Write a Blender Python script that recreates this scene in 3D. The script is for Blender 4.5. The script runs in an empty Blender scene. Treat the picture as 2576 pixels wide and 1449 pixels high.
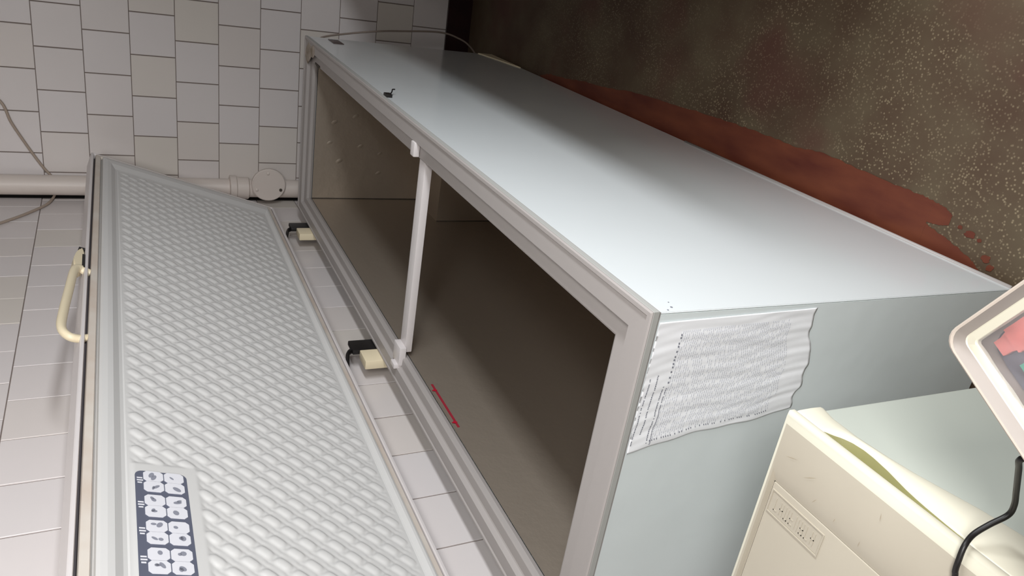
import bpy, bmesh, math, random
from mathutils import Vector, Matrix
R = math.radians
random.seed(7)
sc = bpy.context.scene
col = sc.collection

# ------------------------------------------------------------------ camera
# the phone was held on its side: world up points to the left of the picture
RIGHT = Vector((-0.4125, -0.1514, -0.8983))
DOWN = Vector((-0.4201, 0.9065, 0.0405))
FWD = Vector((0.8083, 0.3945, -0.4370))
FWD.normalize(); RIGHT = (RIGHT - RIGHT.dot(FWD) * FWD).normalized()
DOWN = FWD.cross(RIGHT)
cam_d = bpy.data.cameras.new('camera')
cam = bpy.data.objects.new('camera', cam_d); col.objects.link(cam)
m = Matrix((RIGHT, -DOWN, -FWD)).transposed().to_4x4()
m.translation = Vector((-0.7953, -0.4386, 1.5132))
cam.matrix_world = m
cam_d.sensor_width = 36.0
cam_d.lens = 1932.1 / 2576 * 36
cam_d.clip_start = 0.02
sc.camera = cam

# ------------------------------------------------------------------ world, lights, exposure
sc.view_settings.view_transform = 'Standard'
sc.view_settings.look = 'None'
sc.view_settings.gamma = 1.0
sc.view_settings.use_curve_mapping = False
sc.view_settings.exposure = 0.0
w = bpy.data.worlds.new('world'); sc.world = w; w.use_nodes = True
w.node_tree.nodes['Background'].inputs[0].default_value = (0.75, 0.85, 1.0, 1)
w.node_tree.nodes['Background'].inputs[1].default_value = 0.6


def area(name, loc, target, sx, sy, power, color):
    l = bpy.data.lights.new(name, 'AREA'); l.shape = 'RECTANGLE'
    l.size = sx; l.size_y = sy; l.energy = power; l.color = color
    o = bpy.data.objects.new(name, l); col.objects.link(o)
    o.location = loc
    o.rotation_euler = (Vector(target) - Vector(loc)).to_track_quat('-Z', 'Y').to_euler()
    return o


area('window_daylight', (0.05, -1.62, 1.38), (0.05, 0.0, 0.95), 1.4, 0.22, 35, (0.94, 0.97, 1.0))
down = area('end_fill', (-1.25, -1.15, 2.05), (0.0, 0.2, 0.4), 0.8, 0.4, 10.5, (1.0, 0.985, 0.97))
down.data.spread = R(88)        # added fill aimed at the near end, no such fixture; spread kept narrow
wall_fill = area('upper_wall_fill', (-1.95, -0.75, 2.05), (0.35, 0.75, 2.50), 0.6, 0.3, 14.5, (1.0, 0.985, 0.975))
wall_fill.data.spread = R(64)        # added fill for the upper walls, no such fixture; narrow spread

# ------------------------------------------------------------------ materials
def pr(name, rgb, rough=0.5, metal=0.0, spec=0.5, coat=0.0):
    """principled material from an sRGB 0-255 colour"""
    mt = bpy.data.materials.new(name); mt.use_nodes = True
    b = mt.node_tree.nodes['Principled BSDF']
    lin = [((c / 255) / 12.92 if c / 255 <= 0.04045 else ((c / 255 + 0.055) / 1.055) ** 2.4) for c in rgb]
    b.inputs['Base Color'].default_value = (*lin, 1)
    b.inputs['Roughness'].default_value = rough
    b.inputs['Metallic'].default_value = metal
    b.inputs['Specular IOR Level'].default_value = spec
    b.inputs['Coat Weight'].default_value = coat
    return mt


def lin3(rgb):
    return [((c / 255) / 12.92 if c / 255 <= 0.04045 else ((c / 255 + 0.055) / 1.055) ** 2.4) for c in rgb]


def N(mt, t, **kw):
    n = mt.node_tree.nodes.new(t)
    for k, v in kw.items():
        setattr(n, k, v)
    return n


def L(mt, a, b):
    mt.node_tree.links.new(a, b)


def coords(mt, scale=(1, 1, 1)):
    tc = N(mt, 'ShaderNodeTexCoord'); mp = N(mt, 'ShaderNodeMapping')
    mp.inputs['Scale'].default_value = scale
    L(mt, tc.outputs['Object'], mp.inputs['Vector'])
    return mp.outputs['Vector']


def bump(mt, scale, strength, dist=0.002, detail=3, sc3=(1, 1, 1)):
    n = N(mt, 'ShaderNodeTexNoise'); n.inputs['Scale'].default_value = scale
    n.inputs['Detail'].default_value = detail
    L(mt, coords(mt, sc3), n.inputs['Vector'])
    b = N(mt, 'ShaderNodeBump'); b.inputs['Strength'].default_value = strength
    b.inputs['Distance'].default_value = dist
    L(mt, n.outputs['Fac'], b.inputs['Height'])
    L(mt, b.outputs['Normal'], mt.node_tree.nodes['Principled BSDF'].inputs['Normal'])
    return n


def mottle(mt, rgb1, rgb2, scale=4, lo=0.35, hi=0.7, detail=4, sc3=(1, 1, 1)):
    n = N(mt, 'ShaderNodeTexNoise'); n.inputs['Scale'].default_value = scale
    n.inputs['Detail'].default_value = detail
    L(mt, coords(mt, sc3), n.inputs['Vector'])
    r = N(mt, 'ShaderNodeValToRGB')
    r.color_ramp.elements[0].position = lo; r.color_ramp.elements[1].position = hi
    r.color_ramp.elements[0].color = (*lin3(rgb1), 1); r.color_ramp.elements[1].color = (*lin3(rgb2), 1)
    L(mt, n.outputs['Fac'], r.inputs['Fac'])
    L(mt, r.outputs['Color'], mt.node_tree.nodes['Principled BSDF'].inputs['Base Color'])
    return r


# tile: a slightly different tone for each tile
M_tile = pr('glazed_tile', (214, 205, 203), 0.28)
oi = N(M_tile, 'ShaderNodeObjectInfo')
rp = N(M_tile, 'ShaderNodeValToRGB')
rp.color_ramp.elements[0].color = (*lin3((220, 213, 211)), 1)
rp.color_ramp.elements[1].color = (*lin3((216, 209, 201)), 1)
e = rp.color_ramp.elements.new(0.6); e.color = (*lin3((218, 212, 211)), 1)
e = rp.color_ramp.elements.new(0.85); e.color = (*lin3((217, 209, 204)), 1)
L(M_tile, oi.outputs['Random'], rp.inputs['Fac'])
L(M_tile, rp.outputs['Color'], M_tile.node_tree.nodes['Principled BSDF'].inputs['Base Color'])
bump(M_tile, 6, 0.25, 0.004, 2)
M_grout = pr('grout', (128, 116, 110), 0.9)
M_plaster = pr('plaster_wall', (140, 132, 122), 0.85); bump(M_plaster, 30, 0.1)
M_ceil = pr('ceiling_paint', (170, 166, 160), 0.9); bump(M_ceil, 20, 0.1)
M_skirt = pr('maroon_skirting', (34, 8, 12), 0.32)
mottle(M_skirt, (30, 7, 11), (42, 14, 16), 12)
M_white = pr('white_enamel', (224, 229, 230), 0.17, coat=0.35)
M_white.node_tree.nodes['Principled BSDF'].inputs['Coat Roughness'].default_value = 0.12
bump(M_white, 2.2, 0.12, 0.012, 2)
M_end = pr('white_enamel_dented', (220, 227, 227), 0.34)
bump(M_end, 7, 0.35, 0.006, 3)
M_rim = pr('rim_plastic', (172, 166, 163), 0.42); bump(M_rim, 5, 0.1, 0.002)
M_liner_lid = pr('lid_liner_plastic', (212, 211, 209), 0.36)
M_gasket = pr('cream_gasket', (214, 205, 194), 0.6)
mottle(M_gasket, (216, 208, 198), (206, 190, 176), 9)
M_rimside = pr('rim_side_grey', (172, 172, 168), 0.5)
M_slot = pr('dark_slot', (92, 86, 88), 0.7)
M_shell = pr('lid_shell', (224, 218, 217), 0.35)
M_alu = pr('aluminium_liner', (178, 166, 152), 0.46, metal=0.7)
bump(M_alu, 26, 0.35, 0.004, 4)
M_cream = pr('cream_plastic', (236, 222, 190), 0.38); bump(M_cream, 8, 0.08, 0.002)
M_black = pr('black_plastic', (24, 22, 22), 0.45)
M_pipe = pr('painted_pipe', (216, 205, 197), 0.42); bump(M_pipe, 22, 0.3, 0.002)
M_cord = pr('grey_cord', (140, 126, 116), 0.5)
M_cord2 = pr('pale_cord', (168, 152, 138), 0.5)
M_red = pr('red_print', (150, 36, 52), 0.5)
M_red2 = pr('bright_red_print', (176, 12, 44), 0.5)
M_brown = pr('dirty_tape', (150, 136, 116), 0.6); mottle(M_brown, (136, 122, 102), (200, 188, 178), 22)
M_badge = pr('dark_badge', (78, 62, 58), 0.4)
M_paper = pr('printer_paper', (248, 249, 252), 0.38, coat=0.3)
M_ink = pr('printed_ink', (128, 130, 140), 0.7)
M_ink2 = pr('faint_printed_ink', (206, 208, 214), 0.7)
M_label = pr('slate_label', (96, 100, 116), 0.4)
M_cell = pr('white_icon_cell', (226, 226, 232), 0.4)
M_icon = pr('grey_icon', (142, 144, 156), 0.5)
M_ftop = pr('beige_worktop', (194, 184, 164), 0.45)
mottle(M_ftop, (180, 172, 156), (188, 181, 165), 3)
M_fcream = pr('cream_trim', (216, 212, 194), 0.35)
M_fdoor = pr('fridge_door_enamel', (178, 183, 174), 0.25)
M_smudge = pr('smudge', (170, 156, 134), 0.6)
M_olive = pr('olive_recess', (140, 137, 92), 0.5)  # olive for the faces inside the finger recess
M_tray = pr('tray_plastic', (192, 180, 168), 0.35)
M_trayg = pr('tray_rim_grey', (150, 142, 136), 0.35)
M_film = pr('clear_film', (225, 222, 226), 0.12, spec=0.8)
M_film.node_tree.nodes['Principled BSDF'].inputs['Transmission Weight'].default_value = 0.85
M_film.node_tree.nodes['Principled BSDF'].inputs['IOR'].default_value = 1.2
bump(M_film, 30, 0.5, 0.004, 3)
M_pack = pr('dark_packaging', (112, 110, 120), 0.3)
M_pinkred = pr('red_packaging', (232, 128, 116), 0.35)
M_green = pr('green_packaging', (84, 190, 158), 0.35)
M_wood = pr('shade_box_wood', (120, 92, 62), 0.6); mottle(M_wood, (100, 74, 48), (134, 104, 72), 6, sc3=(1, 8, 8))
M_paint = pr('red_brown_floor_paint', (118, 58, 40), 0.6)
mottle(M_paint, (84, 32, 20), (118, 62, 38), 9, 0.3, 0.75, 6, (0.6, 2, 1))
M_glass = pr('window_glass', (225, 235, 240), 0.05)
M_frame = pr('window_frame_paint', (225, 222, 214), 0.4)
M_shade_block = pr('shade_block_brown', (120, 100, 82), 0.5)
M_void = pr('shadow_gap_black', (14, 9, 8), 0.9)


def terrazzo():
    mt = pr('terrazzo', (90, 76, 56), 0.62)
    nt = mt.node_tree; b = nt.nodes['Principled BSDF']
    v = coords(mt)
    vo = N(mt, 'ShaderNodeTexVoronoi'); vo.inputs['Scale'].default_value = 150
    L(mt, v, vo.inputs['Vector'])
    vr = N(mt, 'ShaderNodeValToRGB')
    vr.color_ramp.elements[0].position = 0.12; vr.color_ramp.elements[1].position = 0.42
    vr.color_ramp.elements[0].color = (1, 1, 1, 1); vr.color_ramp.elements[1].color = (0, 0, 0, 1)
    L(mt, vo.outputs['Distance'], vr.inputs['Fac'])
    sep = N(mt, 'ShaderNodeSeparateColor'); L(mt, vo.outputs['Color'], sep.inputs['Color'])
    gt = N(mt, 'ShaderNodeMath', operation='GREATER_THAN'); gt.inputs[1].default_value = 0.3
    L(mt, sep.outputs[0], gt.inputs[0])
    mu = N(mt, 'ShaderNodeMath', operation='MULTIPLY')
    L(mt, vr.outputs['Color'], mu.inputs[0]); L(mt, gt.outputs[0], mu.inputs[1])
    # worn zones where the chips are covered by dirt
    nz = N(mt, 'ShaderNodeTexNoise'); nz.inputs['Scale'].default_value = 3.2; nz.inputs['Detail'].default_value = 5
    L(mt, v, nz.inputs['Vector'])
    nr = N(mt, 'ShaderNodeMapRange'); nr.inputs['From Min'].default_value = 0.33; nr.inputs['From Max'].default_value = 0.6
    L(mt, nz.outputs['Fac'], nr.inputs['Value'])
    # chips fade out towards the far end, leaving the plain brown base
    sx = N(mt, 'ShaderNodeSeparateXYZ'); L(mt, v, sx.inputs[0])
    far = N(mt, 'ShaderNodeMapRange'); far.inputs['From Min'].default_value = 1.7; far.inputs['From Max'].default_value = 2.4
    far.inputs['To Min'].default_value = 1; far.inputs['To Max'].default_value = 0
    L(mt, sx.outputs['X'], far.inputs['Value'])
    m2 = N(mt, 'ShaderNodeMath', operation='MULTIPLY'); L(mt, nr.outputs[0], m2.inputs[0]); L(mt, far.outputs[0], m2.inputs[1])
    m3 = N(mt, 'ShaderNodeMath', operation='MULTIPLY'); L(mt, mu.outputs[0], m3.inputs[0]); L(mt, m2.outputs[0], m3.inputs[1])
    base = N(mt, 'ShaderNodeValToRGB')
    base.color_ramp.elements[0].position = 0.3; base.color_ramp.elements[1].position = 0.72
    base.color_ramp.elements[0].color = (*lin3((72, 50, 36)), 1); base.color_ramp.elements[1].color = (*lin3((96, 84, 64)), 1)
    n2 = N(mt, 'ShaderNodeTexNoise'); n2.inputs['Scale'].default_value = 5; n2.inputs['Detail'].default_value = 8
    L(mt, v, n2.inputs['Vector']); L(mt, n2.outputs['Fac'], base.inputs['Fac'])
    mx = N(mt, 'ShaderNodeMix', data_type='RGBA')
    L(mt, m3.outputs[0], mx.inputs['Factor']); L(mt, base.outputs['Color'], mx.inputs['A'])
    mx.inputs['B'].default_value = (*lin3((142, 127, 102)), 1)
    # large maroon stains
    st = N(mt, 'ShaderNodeTexNoise'); st.inputs['Scale'].default_value = 2.6; st.inputs['Detail'].default_value = 3
    mp = N(mt, 'ShaderNodeMapping'); mp.inputs['Location'].default_value = (3.1, 7.7, 0); L(mt, v, mp.inputs['Vector']); L(mt, mp.outputs[0], st.inputs['Vector'])
    sr = N(mt, 'ShaderNodeMapRange'); sr.inputs['From Min'].default_value = 0.56; sr.inputs['From Max'].default_value = 0.7
    sr.inputs['To Max'].default_value = 0.6
    L(mt, st.outputs['Fac'], sr.inputs['Value'])
    mx2 = N(mt, 'ShaderNodeMix', data_type='RGBA')
    L(mt, sr.outputs[0], mx2.inputs['Factor']); L(mt, mx.outputs['Result'], mx2.inputs['A'])
    mx2.inputs['B'].default_value = (*lin3((84, 44, 38)), 1)
    L(mt, mx2.outputs['Result'], b.inputs['Base Color'])
    bp = N(mt, 'ShaderNodeBump'); bp.inputs['Strength'].default_value = 0.3; bp.inputs['Distance'].default_value = 0.002
    L(mt, n2.outputs['Fac'], bp.inputs['Height']); L(mt, bp.outputs['Normal'], b.inputs['Normal'])
    return mt


M_floor = terrazzo()

# ------------------------------------------------------------------ helpers
def new_obj(name, verts, faces, mat, parent=None, smooth=False, mats=None, fmat=None):
    me = bpy.data.meshes.new(name); me.from_pydata([tuple(v) for v in verts], [], faces); me.update()
    for mm in (mats or [mat]):
        me.materials.append(mm)
    if fmat:
        me.polygons.foreach_set('material_index', fmat)
    if smooth:
        me.polygons.foreach_set('use_smooth', [True] * len(me.polygons))
    o = bpy.data.objects.new(name, me); col.objects.link(o)
    if parent:
        o.parent = parent
    return o


def bm_obj(name, bm, mat, parent=None, smooth=False, angle=None):
    bmesh.ops.recalc_face_normals(bm, faces=bm.faces)
    me = bpy.data.meshes.new(name); bm.to_mesh(me); bm.free()
    me.materials.append(mat)
    if smooth:
        me.polygons.foreach_set('use_smooth', [True] * len(me.polygons))
        if angle:
            me.set_sharp_from_angle(angle=R(angle))
    o = bpy.data.objects.new(name, me); col.objects.link(o)
    if parent:
        o.parent = parent
    return o


def box_bm(x0, x1, y0, y1, z0, z1, bev=0.0, seg=2, bm=None):
    b2 = bmesh.new()
    bmesh.ops.create_cube(b2, size=1)
    for v in b2.verts:
        v.co = Vector(((x0 + x1) / 2 + v.co.x * (x1 - x0), (y0 + y1) / 2 + v.co.y * (y1 - y0), (z0 + z1) / 2 + v.co.z * (z1 - z0)))
    if bev > 0:
        bmesh.ops.bevel(b2, geom=b2.edges[:], offset=bev, segments=seg, affect='EDGES', profile=0.6)
    if bm is None:
        return b2
    me = bpy.data.meshes.new('tmp'); b2.to_mesh(me); b2.free(); bm.from_mesh(me); bpy.data.meshes.remove(me)
    return bm


def box(name, x0, x1, y0, y1, z0, z1, mat, parent=None, bev=0.0, seg=2):
    return bm_obj(name, box_bm(x0, x1, y0, y1, z0, z1, bev, seg), mat, parent, smooth=bev > 0, angle=40)


def catmull(pts, n=8):
    P = [Vector(p) for p in pts]; P = [2 * P[0] - P[1]] + P + [2 * P[-1] - P[-2]]
    out = []
    for i in range(1, len(P) - 2):
        for k in range(n):
            t = k / n
            a, b, c, d = P[i - 1], P[i], P[i + 1], P[i + 2]
            out.append(0.5 * ((2 * b) + (c - a) * t + (2 * a - 5 * b + 4 * c - d) * t * t + (3 * b - a - 3 * c + d) * t ** 3))
    out.append(P[-2])
    return out


def tube(name, pts, r, mat, parent=None, sides=10, ry=None, smooth_path=True, bm_out=False):
    path = catmull(pts) if smooth_path else [Vector(p) for p in pts]
    verts, faces = [], []
    up = Vector((0, 0, 1)); prev = None
    for i, p in enumerate(path):
        t = (path[min(i + 1, len(path) - 1)] - path[max(i - 1, 0)]).normalized()
        if prev is None:
            a = t.cross(up)
            if a.length < 0.1:
                a = t.cross(Vector((1, 0, 0)))
            a.normalize()
        else:
            a = (prev - prev.dot(t) * t).normalized()
        prev = a; b = t.cross(a)
        for k in range(sides):
            th = 2 * math.pi * k / sides
            verts.append(p + a * (r * math.cos(th)) + b * ((ry or r) * math.sin(th)))
    n = len(path)
    for i in range(n - 1):
        for k in range(sides):
            k2 = (k + 1) % sides
            faces.append((i * sides + k, i * sides + k2, (i + 1) * sides + k2, (i + 1) * sides + k))
    faces.append(tuple(range(sides))[::-1]); faces.append(tuple((n - 1) * sides + k for k in range(sides)))
    return new_obj(name, verts, faces, mat, parent, smooth=True)


def empty(name, loc=(0, 0, 0)):
    o = bpy.data.objects.new(name, None); col.objects.link(o); o.location = loc
    o.empty_display_size = 0.05
    return o


def tag(o, label, cat, group=None):
    o['label'] = label; o['category'] = cat
    if group:
        o['group'] = group
    return o


def struct(o):
    o['kind'] = 'structure'; return o


Z0 = -0.02            # floor level
H = 0.85              # freezer height above the plinth line
FL, FD = 2.5724, 0.745

# ------------------------------------------------------------------ room
floor = struct(box('floor', -2.4, 3.1, -2.0, 1.0, Z0 - 0.1, Z0, M_floor))
ceiling = struct(box('ceiling', -2.4, 3.1, -2.0, 1.0, 2.75, 2.85, M_ceil))

YAW = 0.0469; XW = 2.9345
TW, TH = 0.1738, 0.1759
ZT = 1.8558
OFF = [0.0178, 0.1091, 0.0193, -0.0528, 0.0371, -0.0501, 0.0204, -0.0491, -0.1402, -0.0491]


def tile_mesh(name, wd, ht):
    """a square glazed tile, face towards +Z of its own frame, softly eased edges"""
    bm = bmesh.new(); g = 0.0022; g2 = 0.0014
    x, y = wd / 2 - g, ht / 2 - g2; c = 0.0009; t = 0.006
    rings = [[(-x, -y, 0), (x, -y, 0), (x, y, 0), (-x, y, 0)],
             [(-x, -y, t - c), (x, -y, t - c), (x, y, t - c), (-x, y, t - c)],
             [(-x + c, -y + c, t), (x - c, -y + c, t), (x - c, y - c, t), (-x + c, y - c, t)]]
    vs = [[bm.verts.new(p) for p in r] for r in rings]
    for a in range(2):
        for k in range(4):
            bm.faces.new((vs[a][k], vs[a][(k + 1) % 4], vs[a + 1][(k + 1) % 4], vs[a + 1][k]))
    bm.faces.new(vs[2])
    me = bpy.data.meshes.new(name); bm.to_mesh(me); bm.free(); me.materials.append(M_tile)
    return me


TM_B = tile_mesh('tile', TW, TH)
TW2 = 0.1776
TM_L = tile_mesh('tile', TW2, TH)


def add_tile(me, parent, origin, axis_u, n, wob=0.0006):
    """origin: centre of the tile on the grout plane; axis_u: along the course; n: outward normal"""
    o = bpy.data.objects.new('tile', me); col.objects.link(o); o.parent = parent
    z = n.normalized(); x = axis_u.normalized(); y = z.cross(x)
    mm = Matrix((x, y, z)).transposed().to_4x4()
    mm = mm @ Matrix.Rotation(random.uniform(-0.004, 0.004), 4, 'X') @ Matrix.Rotation(random.uniform(-0.004, 0.004), 4, 'Y')
    mm.translation = origin - z * 0.003 + z * random.uniform(-wob, wob)
    o.matrix_local = mm
    return o


def stuff_tiles(parent, places, me):
    """the tiles far outside the picture, joined"""
    verts, faces = [], []
    base = [v.co.copy() for v in me.vertices]; pf = [tuple(p.vertices) for p in me.polygons]
    for (o, ux, n) in places:
        z = n.normalized(); x = ux.normalized(); y = z.cross(x); k = len(verts)
        for v in base:
            verts.append(o - z * 0.003 + x * v.x + y * v.y + z * v.z)
        faces += [tuple(i + k for i in f) for f in pf]
    o = new_obj('tile_field', verts, faces, M_tile, parent); o['kind'] = 'stuff'
    return o


# far (back) wall, turned slightly against the freezer
uB = Vector((-math.sin(YAW), math.cos(YAW), 0)); nB = Vector((-math.cos(YAW), -math.sin(YAW), 0))
PB = Vector((XW, 0, 0))
U_CORNER = 0.815


def prism(name, pts, z0, z1, mat, parent=None):
    n = len(pts)
    v = [(x, y, z0) for x, y in pts] + [(x, y, z1) for x, y in pts]
    f = [tuple(range(n))[::-1], tuple(range(n, 2 * n))] + [(i, (i + 1) % n, n + (i + 1) % n, n + i) for i in range(n)]
    return new_obj(name, v, f, mat, parent)


def bw(u, d):   # point on the back wall plan: u along, d outwards into the room
    p = PB + uB * u + nB * d
    return (p.x, p.y)


wall_back = struct(prism('wall_back', [bw(-2.0, 0), bw(0.93, 0), bw(0.93, -0.12), bw(-2.0, -0.12)], Z0, 2.75, M_grout))
out = []
for k in range(-5, 10):
    zt = ZT - k * TH; zc = zt - TH / 2
    off = OFF[k] if k >= 0 else OFF[k % 2 + 1 if False else (k % 2)]
    if zc > 2.75 or zc < 0.1:
        continue
    i0 = math.floor((-2.0 - off) / TW); i1 = math.ceil((U_CORNER - off) / TW)
    for i in range(i0, i1 + 1):
        u = off + (i + 0.5) * TW
        if u - TW / 2 > U_CORNER - 0.01 or u < -1.95:
            continue
        me_ = TM_B
        if u + TW / 2 > U_CORNER + 0.004:           # tiles cut to fit the corner
            w_ = U_CORNER - (u - TW / 2); me_ = tile_mesh('cut_tile', w_, TH); u = U_CORNER - w_ / 2
        p = PB + uB * u + Vector((0, 0, zc))
        if u > -0.62 and zc < 2.35:
            add_tile(me_, wall_back, p, uB, nB)
        elif me_ is TM_B:
            out.append((p, uB, nB))
stuff_tiles(wall_back, out, TM_B)
bb = struct(prism('baseboard_back', [bw(-2.0, 0.006), bw(-2.0, 0.020), bw(U_CORNER, 0.020), bw(U_CORNER, 0.006)], Z0, 0.103, M_skirt))

# left wall behind the freezer
YL = 0.819
wall_left = struct(box('wall_left', -2.4, 2.94, YL, YL + 0.12, Z0, 2.75, M_grout))
ux = Vector((1, 0, 0)); ux_t = Vector((1, 0, 0.022)).normalized(); nL = Vector((0, -1, 0))
out = []
X5 = 1.151
for k in range(-5, 10):
    zc = ZT - (k + 0.5) * TH
    if zc > 2.75 or zc < 0.08:
        continue
    ph = X5 + (0.0 if k % 2 else TW2 / 2)
    for i in range(-20, 11):
        x = ph + (i + 0.5) * TW2
        if x - TW2 / 2 > 2.855 or x < -2.3:
            continue
        me_ = TM_L
        if x + TW2 / 2 > 2.868:
            w_ = 2.867 - (x - TW2 / 2); me_ = tile_mesh('cut_tile', w_, TH); x = 2.867 - w_ / 2
        p = Vector((x, YL, zc + 0.014 + 0.022 * (x - 2.9)))   # these courses are laid slightly off level
        if x > -0.35 and 0.7 < zc < 2.2:
            add_tile(me_, wall_left, p, ux_t, nL)
        elif me_ is TM_L:
            out.append((p, ux, nL))
stuff_tiles(wall_left, out, TM_L)
# walls the photograph does not reach, one of them with the window that lights the room
wall_front = struct(box('wall_front', -2.5, -2.4, -2.0, 1.0, Z0, 2.75, M_plaster))
bm = bmesh.new()
WX0, WX1, WZ0, WZ1 = -0.9, 1.0, 1.1, 2.0
box_bm(-2.4, WX0, -2.1, -2.0, Z0, 2.75, bm=bm); box_bm(WX1, 3.1, -2.1, -2.0, Z0, 2.75, bm=bm)
box_bm(WX0, WX1, -2.1, -2.0, Z0, WZ0, bm=bm); box_bm(WX0, WX1, -2.1, -2.0, WZ1, 2.75, bm=bm)
wall_right = struct(bm_obj('wall_right', bm, M_plaster))
bm = bmesh.new()
for a in ((WX0, WX0 + 0.05, WZ0, WZ1), (WX1 - 0.05, WX1, WZ0, WZ1), (WX0, WX1, WZ0, WZ0 + 0.05), (WX0, WX1, WZ1 - 0.05, WZ1), (0.025, 0.075, WZ0, WZ1)):
    box_bm(a[0], a[1], -2.08, -2.02, a[2], a[3], bm=bm)
win = struct(bm_obj('window_1', bm, M_frame))
box('pane', WX0 + 0.05, 0.025, -2.053, -2.047, WZ0 + 0.05, WZ1 - 0.05, M_glass, win)
box('pane', 0.075, WX1 - 0.05, -2.053, -2.047, WZ0 + 0.05, WZ1 - 0.05, M_glass, win)
struct(box('baseboard_left', -2.4, 2.88, YL - 0.014, YL - 0.006, Z0, 0.103, M_skirt))
# black strip painted in for the unlit corner gap beside the pipe
struct(prism('gap_shade_1', [(2.858, 0.8125), (2.858, 0.8185), (2.905, 0.8185), (2.905, 0.8125)], Z0, 2.75, M_void))

# red-brown paint left on the floor along the freezer
def blob(cx, cy, rx, ry, n=14, z=Z0 + 0.0012, rng=random):
    v = [(cx, cy, z)]
    for k in range(n):
        a = 2 * math.pi * k / n; q = rng.uniform(0.75, 1.2)
        v.append((cx + rx * q * math.cos(a), cy + ry * q * math.sin(a), z))
    return v, [(0, 1 + k, 1 + (k + 1) % n) for k in range(n)]


edge = [(2.10, 0.00), (2.02, -0.02), (1.90, -0.028), (1.75, -0.045), (1.60, -0.055), (1.40, -0.077), (1.22, -0.085), (1.05, -0.094), (0.90, -0.098),
        (0.80, -0.10), (0.66, -0.099), (0.56, -0.108), (0.44, -0.104), (0.34, -0.10), (0.27, -0.099), (0.205, -0.092), (0.185, -0.085),
        (0.192, -0.062), (0.205, -0.052), (0.235, -0.05), (0.21, -0.038), (0.15, -0.026), (0.11, -0.012), (0.09, 0.0)]
rng = random.Random(3)
outer = [p_ for p_ in edge if p_[0] >= 0.235 and p_[1] < -0.051 or p_[0] > 0.9] + [(0.235, -0.096)]
def strip(name, up_, lo_, mat):
    v, f = [], []
    for (xa, ya), (xb, yb), (_, wa), (_2, wb) in zip(up_, up_[1:], lo_, lo_[1:]):
        for k in range(8):
            t = k / 8
            v += [(xa + (xb - xa) * t, ya + (yb - ya) * t + rng.uniform(-0.002, 0.002), Z0 + 0.0012), (xa + (xb - xa) * t, wa + (wb - wa) * t + (rng.uniform(-0.001, 0.001) if wa < 0 else 0), Z0 + 0.0012)]
    v += [(up_[-1][0], up_[-1][1], Z0 + 0.0012), (lo_[-1][0], lo_[-1][1], Z0 + 0.0012)]
    f = [(2 * i, 2 * i + 1, 2 * i + 3, 2 * i + 2) for i in range(len(v) // 2 - 1)]
    return new_obj(name, v, f, mat, floor)
strip('floor_paint', outer, [(x, 0.04) for x, y in outer], M_paint)
tg = [(0.2349, -0.096), (0.205, -0.092), (0.185, -0.083)]
strip('floor_paint', tg, [(0.2349, -0.050), (0.205, -0.053), (0.185, -0.060)], M_paint)
tg = [(0.2348, -0.046), (0.20, -0.038), (0.15, -0.026), (0.11, -0.012), (0.09, 0.0)]
strip('floor_paint', tg, [(x, 0.04) for x, y in tg], M_paint)
for (bx, by, rx, ry) in ((0.135, -0.060, 0.012, 0.007), (0.112, -0.055, 0.005, 0.004), (0.160, -0.066, 0.006, 0.004), (0.085, -0.027, 0.010, 0.008), (0.07, -0.012, 0.008, 0.008)):
    bv, bf = blob(bx, by, rx, ry, rng=rng)
    new_obj('paint_spot', bv, bf, M_paint, floor)

# ------------------------------------------------------------------ chest freezer
fz = empty('chest_freezer', (0, 0, 0))
tag(fz, 'long white chest freezer standing open against the tiled wall', 'freezer')


def loft(name, loops, mat, parent, closed=True, mats=None, lm=None, smooth=False):
    """loops: list of equal-length vertex loops joined in order"""
    n = len(loops[0]); v = [p for l in loops for p in l]; f = []; fm = []
    for i in range(len(loops) - 1):
        for k in range(n):
            k2 = (k + 1) % n
            f.append((i * n + k, i * n + k2, (i + 1) * n + k2, (i + 1) * n + k))
            if lm: fm.append(lm[i])
    return new_obj(name, v, f, mat, parent, smooth, mats, fm or None)


def rect(d, z, x0=0.0, x1=FL, y0=0.0, y1=FD):
    return [(x0 + d, y0 + d, z), (x1 - d, y0 + d, z), (x1 - d, y1 - d, z), (x0 + d, y1 - d, z)]


# outer panels (a rounded box shell, open at the top), separate front, near end, far end, back
bm = bmesh.new()
def quad_panel(name, mat, p, thick_dir):
    b = bmesh.new()
    vs = [b.verts.new(q) for q in p] + [b.verts.new(Vector(q) + thick_dir) for q in p]
    b.faces.new(vs[:4]); b.faces.new(vs[4:][::-1])
    for i in range(4):
        b.faces.new((vs[i], vs[(i + 1) % 4], vs[4 + (i + 1) % 4], vs[4 + i]))
    vert = [e for e in b.edges if all(abs(v.co.x - e.verts[0].co.x) < 1e-4 and abs(v.co.y - e.verts[0].co.y) < 1e-4 for v in e.verts)]
    bmesh.ops.bevel(b, geom=vert, offset=0.0012, segments=2, affect='EDGES')
    return bm_obj(name, b, mat, fz, smooth=True, angle=35)


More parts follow.
